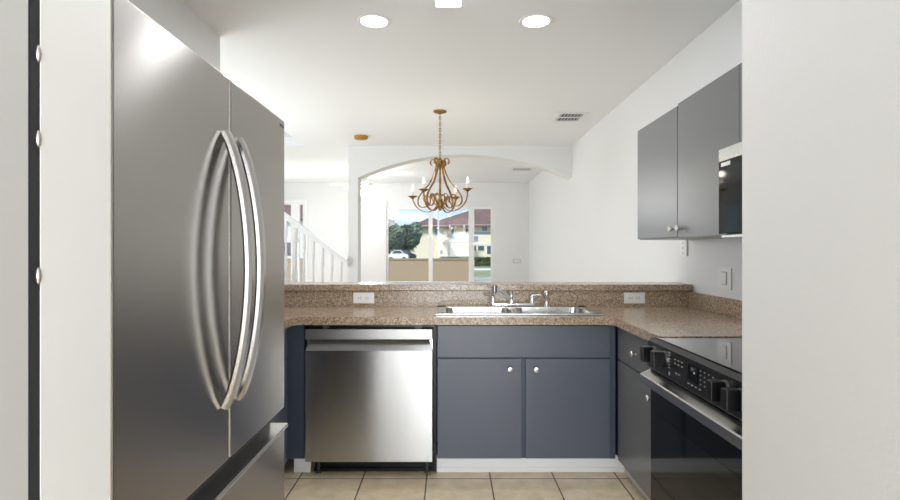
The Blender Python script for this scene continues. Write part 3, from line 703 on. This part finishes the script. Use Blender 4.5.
def tree(tx, Y, ztop, w_, label, seed):
    t = thing('tree', label, 'tree', (tx, Y, 0), 'trees across the road')
    R = random.Random(seed); b = B()
    b.tube([(tx, Y, -.02), (tx + .1, Y, ztop * .25), (tx, Y, ztop * .5), (tx - .1, Y, ztop * .8)], [.28, .22, .15, .05], 8)
    for k in range(5):
        a = R.uniform(0, 6.28); b.tube([(tx, Y, ztop * .35), (tx + math.cos(a) * w_ * .3, Y + math.sin(a) * w_ * .3, ztop * .6), (tx + math.cos(a) * w_ * .45, Y + math.sin(a) * w_ * .4, ztop * .75)], [.13, .08, .03], 6)
    obj('trunk', b, M['bark'], t, True)
    b = B(); foliage(b, (tx, Y, ztop * .62), w_ * .5, w_ * .5, ztop * .32, 1500, .28, seed)
    for k in range(7):
        a = R.uniform(0, 6.28); foliage(b, (tx + math.cos(a) * w_ * .33, Y + math.sin(a) * w_ * .3, ztop * R.uniform(.5, .85)), w_ * .25, w_ * .25, ztop * .17, 500, .25, seed + k + 1)
    obj('crown', b, M['leaf'], t)
tree(at(388, 0, 66)[0], 66, 1.324 + 31 * 66 / F, 3.6, 'pale feathery tree at the left edge of the far window', 3)
tree(at(407, 0, 70)[0], 70, 1.324 + 28 * 70 / F, 3.4, 'dense dark green tree beside the cream house', 11)
tree(at(397, 0, 76)[0], 76, 1.324 + 22 * 76 / F, 3.2, 'lower green tree between the two taller trees', 23)
def hedge(x0, x1, Y, z1, label, seed, n):
    R = random.Random(seed); b = B().box(x0 + .1, x1 - .1, Y + .1, Y + .9, -.02, z1 - .08)
    for _ in range(n):
        f = R.random(); x = R.uniform(x0, x1)
        p = Vector((x, Y + R.uniform(-.05, .1), R.uniform(0, z1))) if f < .6 else Vector((x, Y + R.uniform(0, 1), z1 + R.uniform(-.08, .04)))
        d1_ = Vector((R.gauss(0, 1), R.gauss(0, 1), R.gauss(0, 1))).normalized(); d2_ = d1_.orthogonal(); k = R.uniform(.05, .1)
        b.face([p - d1_ * k, p + d2_ * k * .6, p + d1_ * k, p - d2_ * k * .6])
    single('hedge', b, M['hedge'], label, 'hedge')
hedge(at(469, 0, 46)[0], 9, 46, .74, 'trimmed dark green hedge beyond the lawn at the right of the window', 5, 2500)
hedge(at(440, 0, 60)[0], at(471, 0, 60)[0], 60, 1.324 - 6 * 60 / F + .02, 'low dark hedge showing above the tan garden wall', 6, 2500)
# cars
def car(x, Y, m, label, s=1):
    c = thing('car', label, 'car', (x, Y, 0))
    pr = [(-2.0, .35), (-2.05, .75), (-1.9, .95), (-1.25, 1.0), (-.65, 1.42), (.55, 1.45), (1.2, 1.05), (1.95, .9), (2.05, .6), (2.0, .35)]
    obj('body', B().prism([(x + u * s * .62, z) for u, z in pr], 'y', Y, Y + 1.7), m, c)
    obj('side_window', B().prism([(x + u * s * .62, z) for u, z in [(-1.05, 1.02), (-.6, 1.36), (.5, 1.38), (1.0, 1.04)]], 'y', Y - .01, Y + .01), M['pane_ext'], c)
    for u in (-1.25, 1.25): obj('wheel', B().lathe((x + u * s * .62, Y - .02, .31), [(0, 0), (.31, 0), (.31, .22), (0, .22)], 'y', 18), M['tyre'], c)
car(at(397.5, 0, 62)[0], 62, M['carwhite'], 'white parked car seen above the garden wall')
car(at(405.5, 0, 64)[0], 64, M['cardark'], 'dark parked car behind the white car by the trees')
# house across the road
HY = 88
hs = thing('house', 'two storey cream house with red brown tile roof across the road', 'house', (2, HY, 0))
X = lambda p_, Y=HY: (p_ - 450) * Y / F
Z = lambda p_, Y=HY: ZC + (251 - p_) * Y / F
obj('wing_wall', B().box(X(416), X(447.5), HY - 4, HY + 12, -.02, Z(227.2)), M['cream'], hs)
obj('main_wall', B().box(X(447.5), 24, HY, HY + 12, -.02, Z(225.5)), M['cream'], hs)
def hip(x0, x1, y0, y1, z0, z1, ins):
    b = B(); v = [(x0, y0, z0), (x1, y0, z0), (x1, y1, z0), (x0, y1, z0)]; ym = (y0 + y1) / 2; r0, r1 = (x0 + ins, ym, z1), (x1 - ins, ym, z1)
    lo = [(p[0], p[1], z0 - .25) for p in v]
    for f in ([v[0], v[1], r1, r0], [v[2], v[3], r0, r1], [v[1], v[2], r1], [v[3], v[0], r0], lo): b.face(f)
    for i in range(4): b.face([v[i], v[(i + 1) % 4], lo[(i + 1) % 4], lo[i]])
    return b
obj('wing_roof', hip(X(412.5), X(449), HY - 5, HY + 10, Z(227.5), Z(217), 2.6), M['roof'], hs)
obj('main_roof', hip(X(424), 26, HY - 1, HY + 14, Z(225.5), Z(206), 8.6), M['roof'], hs)
obj('fascia', B().box(X(413), X(447.8), HY - 4.9, HY - 4.75, Z(228.8), Z(227.0)).box(X(447.8), 25, HY - .9, HY - .75, Z(226.8), Z(225)), M['white_ext'], hs)
def win(parent, xa, xb, ya, yb, Y, m=M['pane_ext']):
    f_ = obj('window', B().box(X(xa, Y) - .08, X(xb, Y) + .08, Y - .1, Y, Z(yb, Y) - .08, Z(ya, Y) + .08), M['white_ext'], parent)
    obj('pane', B().box(X(xa, Y), X(xb, Y), Y - .12, Y - .1, Z(yb, Y), Z(ya, Y)), m, f_)
win(hs, 434.5, 437.5, 228.5, 235, HY - 4, M['pane_blue']); win(hs, 429.5, 431.5, 247, 256, HY - 4); win(hs, 440, 442.5, 250, 254.5, HY - 4)
win(hs, 451.5, 454, 228, 234, HY); win(hs, 466, 469.5, 228.5, 234, HY); win(hs, 482, 487, 226.8, 231, HY, M['pane_blue'])
win(hs, 473, 476, 246, 250.5, HY); win(hs, 478, 484, 246, 250.5, HY); win(hs, 487, 496, 246, 254, HY)
win(hs, 473, 478, 236, 241, HY, M['pane_blue'])
for xa in (419.5, 422.5): obj('shutter', B().box(X(xa), X(xa + 2.2), HY - 4.06, HY - 4, Z(238), Z(231)), mat('pale_cream_shutter', lin(232, 226, 200), .8), hs)
b = B().box(X(449), X(471), HY - 3, HY, Z(242.5), Z(241)); bl = obj('balcony_slab', b, M['cream'], hs)
b = B().box(X(449), X(471), HY - 3, HY - 2.9, Z(234.9), Z(234.2)).box(X(449), X(471), HY - 2.98, HY - 2.92, Z(241), Z(235.2)); obj('railing', b, mat('pale_blue_grey_railing', lin(196, 212, 216), .6), bl)
obj('column', B().box(X(449), X(450.5), HY - 3, HY - 2.6, Z(241), Z(226)), M['cream'], bl); obj('column', B().box(X(463), X(464.2), HY - 3, HY - 2.6, Z(241), Z(226)), M['cream'], bl)
obj('lower_porch', B().box(X(450), X(471), HY - 2.8, HY, -.02, Z(242.5)), M['cream'], hs)
for xa in (453.5, 458): obj('garage_door', B().box(X(xa), X(xa + 3.4), HY - 2.86, HY - 2.8, 0, Z(246)), mat('cream_panel_paint', lin(236, 228, 200), .7), hs)
obj('porch_roof', hip(X(443), X(450), HY - 6.5, HY - 3.5, Z(243), Z(240), .5), M['roof'], hs)
obj('band', B().box(X(471), 24, HY - .12, HY, Z(245), Z(243)), M['white_ext'], hs)
b3 = thing('house', 'white house with brown roof seen through the window beside the stairs', 'house', (-19, 60, 0))
obj('wall', B().box(-27, -14, 60, 68, -.02, 5.0), M['white_ext'], b3)
obj('roof', hip(-27.6, -13.4, 59.4, 68.6, 5.0, 7.2, 3.5), M['roof'], b3)
for xx in (-21.5, -18.7, -16): 
    f_ = obj('window', B().box(xx - .6, xx + .6, 59.9, 60, .8, 2.3), M['roof'], b3); obj('pane', B().box(xx - .5, xx + .5, 59.88, 59.9, .9, 2.2), M['pane_ext'], f_)
b2 = thing('far_house', 'low cream house half hidden behind the trees', 'house', (X(398, 110), 110, 0))
obj('wall', B().box(X(380, 110), X(414, 110), 110, 116, -.02, Z(246, 110)), M['cream'], b2)
obj('roof', hip(X(378, 110), X(415, 110), 109, 117, Z(246, 110), Z(241, 110), 2.5), mat('pale_roof_tile', lin(196, 190, 176), .8), b2)
